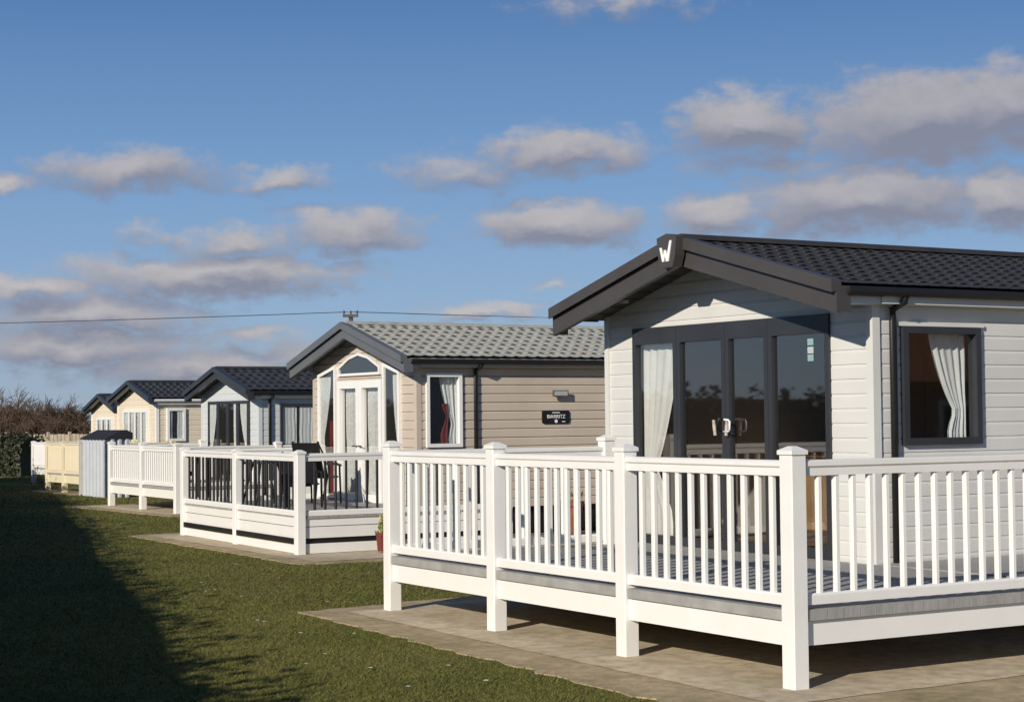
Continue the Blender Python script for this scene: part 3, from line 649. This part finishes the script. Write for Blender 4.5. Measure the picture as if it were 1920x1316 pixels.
# ------------------------------------------------------------------ light and sky
LD=Vector((.68,.36,-.31)).normalized(); elev=math.asin(-LD.z); rot=math.atan2(-LD.x,-LD.y)
sl=bpy.data.lights.new('sun','SUN'); sl.energy=4.7; sl.angle=math.radians(.6); sl.color=(1,.91,.78)
so=bpy.data.objects.new('sun',sl); COL.objects.link(so); so.rotation_euler=LD.to_track_quat('-Z','Y').to_euler(); so.location=(-20,-12,15)
w=bpy.data.worlds.new('World'); S.world=w; w.use_nodes=True; nt=w.node_tree
for nn in list(nt.nodes): nt.nodes.remove(nn)
def nd(t,**k):
    q=nt.nodes.new(t)
    for a,v in k.items(): setattr(q,a,v)
    return q
lk=nt.links.new
out=nd('ShaderNodeOutputWorld'); sky=nd('ShaderNodeTexSky'); sky.sky_type='NISHITA'; sky.sun_disc=False; sky.sun_elevation=elev; sky.sun_rotation=rot%(2*math.pi); sky.air_density=1.0; sky.dust_density=.2; sky.ozone_density=3.0
bg=nd('ShaderNodeBackground'); bg.inputs['Strength'].default_value=.05; lk(sky.outputs[0],bg.inputs['Color'])
tc=nd('ShaderNodeTexCoord'); sx=nd('ShaderNodeSeparateXYZ'); lk(tc.outputs['Generated'],sx.inputs[0])
az=nd('ShaderNodeMath',operation='ARCTAN2'); lk(sx.outputs[1],az.inputs[0]); lk(sx.outputs[0],az.inputs[1])
el=nd('ShaderNodeMath',operation='ARCSINE'); lk(sx.outputs[2],el.inputs[0])
cv=nd('ShaderNodeCombineXYZ'); lk(az.outputs[0],cv.inputs[0]); lk(el.outputs[0],cv.inputs[1])
rp=nd('ShaderNodeValToRGB'); lk(el.outputs[0],rp.inputs['Fac']); cr=rp.color_ramp
stops=[(0,(.34,.44,.56)),(.06,(.29,.445,.665)),(.13,(.195,.36,.635)),(.23,(.092,.215,.47)),(.6,(.03,.08,.21)),(.95,(.02,.055,.15))]
cr.elements[0].position=stops[0][0]; cr.elements[0].color=(*stops[0][1],1); cr.elements[1].position=stops[-1][0]; cr.elements[1].color=(*stops[-1][1],1)
for ps,c in stops[1:-1]:
    e=cr.elements.new(ps); e.color=(*c,1)
bgr=nd('ShaderNodeBackground'); lk(rp.outputs[0],bgr.inputs['Color']); bgr.inputs['Strength'].default_value=1
mss=nd('ShaderNodeMixShader'); mss.inputs[0].default_value=.84; lk(bg.outputs[0],mss.inputs[1]); lk(bgr.outputs[0],mss.inputs[2])
def vm(op,a,b=None,c=None):
    q=nd('ShaderNodeVectorMath',operation=op)
    for i,x in enumerate((a,b,c)):
        if x is None: continue
        if isinstance(x,tuple): q.inputs[i].default_value=x
        else: lk(x,q.inputs[i])
    return q
def mt(op,a,b=None,c=None,clamp=False):
    q=nd('ShaderNodeMath',operation=op); q.use_clamp=clamp
    for i,x in enumerate((a,b,c)):
        if x is None: continue
        if isinstance(x,(int,float)): q.inputs[i].default_value=x
        else: lk(x,q.inputs[i])
    return q.outputs[0]
def noise(vec,scale,det,rough=.55):
    q=nd('ShaderNodeTexNoise'); q.inputs['Scale'].default_value=scale; q.inputs['Detail'].default_value=det; q.inputs['Roughness'].default_value=rough; lk(vec,q.inputs['Vector']); return q
sq=vm('MULTIPLY',cv.outputs[0],(1,1.7,1)).outputs[0]
nA=noise(sq,30,4); nB=noise(sq,58,8,.6)
dis=vm('MULTIPLY_ADD',nA.outputs['Color'],(.040,.024,0),(-.020,-.012,0)).outputs[0]
pv=vm('ADD',cv.outputs[0],dis).outputs[0]
clouds=[(1745,235,225,80,1),(1900,220,120,76,1),(1405,240,125,58,1),(1065,285,165,40,.74),(880,322,140,32,.52),(1050,420,145,44,.92),(1620,380,205,62,1),(1890,388,90,54,.95),(1345,404,105,38,.76),(240,328,160,40,.70),(515,340,95,27,.57),(660,432,130,38,.74),(440,458,125,32,.6),(400,520,270,38,.84),(60,548,120,28,.7),(170,592,220,38,.76),(275,442,60,18,.42),(910,583,110,20,.62),(1030,525,50,12,.42),(130,650,260,44,.72),(380,690,260,40,.70),(560,660,120,24,.52),(20,365,70,18,.52),(1150,5,160,22,.3),(450,628,120,16,.52),(1480,310,240,30,.34)]
AZ0=math.atan2(F0.y,F0.x)
def chain(p):
    acc=None
    for x,y,rx,ry,s in clouds:
        a0=AZ0-math.atan((x-960)/FPX); e0=math.atan((hor(x)-y)/FPX); ra=rx/FPX*1.34; re=ry/FPX*1.40
        q=vm('MULTIPLY_ADD',p,(1/ra,1/re,0),(-a0/ra,-e0/re,0)).outputs[0]
        l=nd('ShaderNodeVectorMath',operation='LENGTH'); lk(q,l.inputs[0])
        v=mt('MULTIPLY_ADD',l.outputs['Value'],-s,s)
        acc=v if acc is None else mt('MAXIMUM',acc,v)
    return acc
d1=chain(pv); pu=vm('ADD',pv,(.004,.009,0)).outputs[0]; d2=chain(pu)
nz=mt('MULTIPLY_ADD',nB.outputs['Fac'],.9,-.45)
dens=nd('ShaderNodeMapRange',interpolation_type='SMOOTHSTEP'); lk(mt('ADD',d1,nz),dens.inputs[0]); dens.inputs[1].default_value=-.04; dens.inputs[2].default_value=.52; dens.inputs[3].default_value=0; dens.inputs[4].default_value=.92
lit=mt('ADD',mt('MULTIPLY_ADD',mt('SUBTRACT',d1,d2),1.4,.22),mt('MULTIPLY',nz,.6),clamp=True)
cm=nd('ShaderNodeMix',data_type='RGBA'); lk(lit,cm.inputs[0]); cm.inputs[6].default_value=(.24,.25,.32,1); cm.inputs[7].default_value=(.53,.50,.50,1)
bg2=nd('ShaderNodeBackground'); lk(cm.outputs[2],bg2.inputs['Color']); bg2.inputs['Strength'].default_value=1
ms=nd('ShaderNodeMixShader'); lk(dens.outputs[0],ms.inputs[0]); lk(mss.outputs[0],ms.inputs[1]); lk(bg2.outputs[0],ms.inputs[2]); lk(ms.outputs[0],out.inputs['Surface'])

# ------------------------------------------------------------------ camera
cam=bpy.data.cameras.new('camera'); cam.lens=FPX/1920*36; cam.sensor_width=36; cam.clip_end=4000; cam.clip_start=.1
co=bpy.data.objects.new('camera',cam); COL.objects.link(co); S.camera=co
p=math.atan(124.4/FPX); fwd=F0*math.cos(p)+Z*math.sin(p); up0=-F0*math.sin(p)+Z*math.cos(p); ro=math.atan(.01)
rt=R0*math.cos(ro)-up0*math.sin(ro); up=up0*math.cos(ro)+R0*math.sin(ro)
mw=Matrix((rt,up,-fwd)).transposed().to_4x4(); mw.translation=Vector((0,0,CAMH)); co.matrix_world=mw
S.view_settings.view_transform='Standard'; S.view_settings.look='None'; S.view_settings.exposure=0
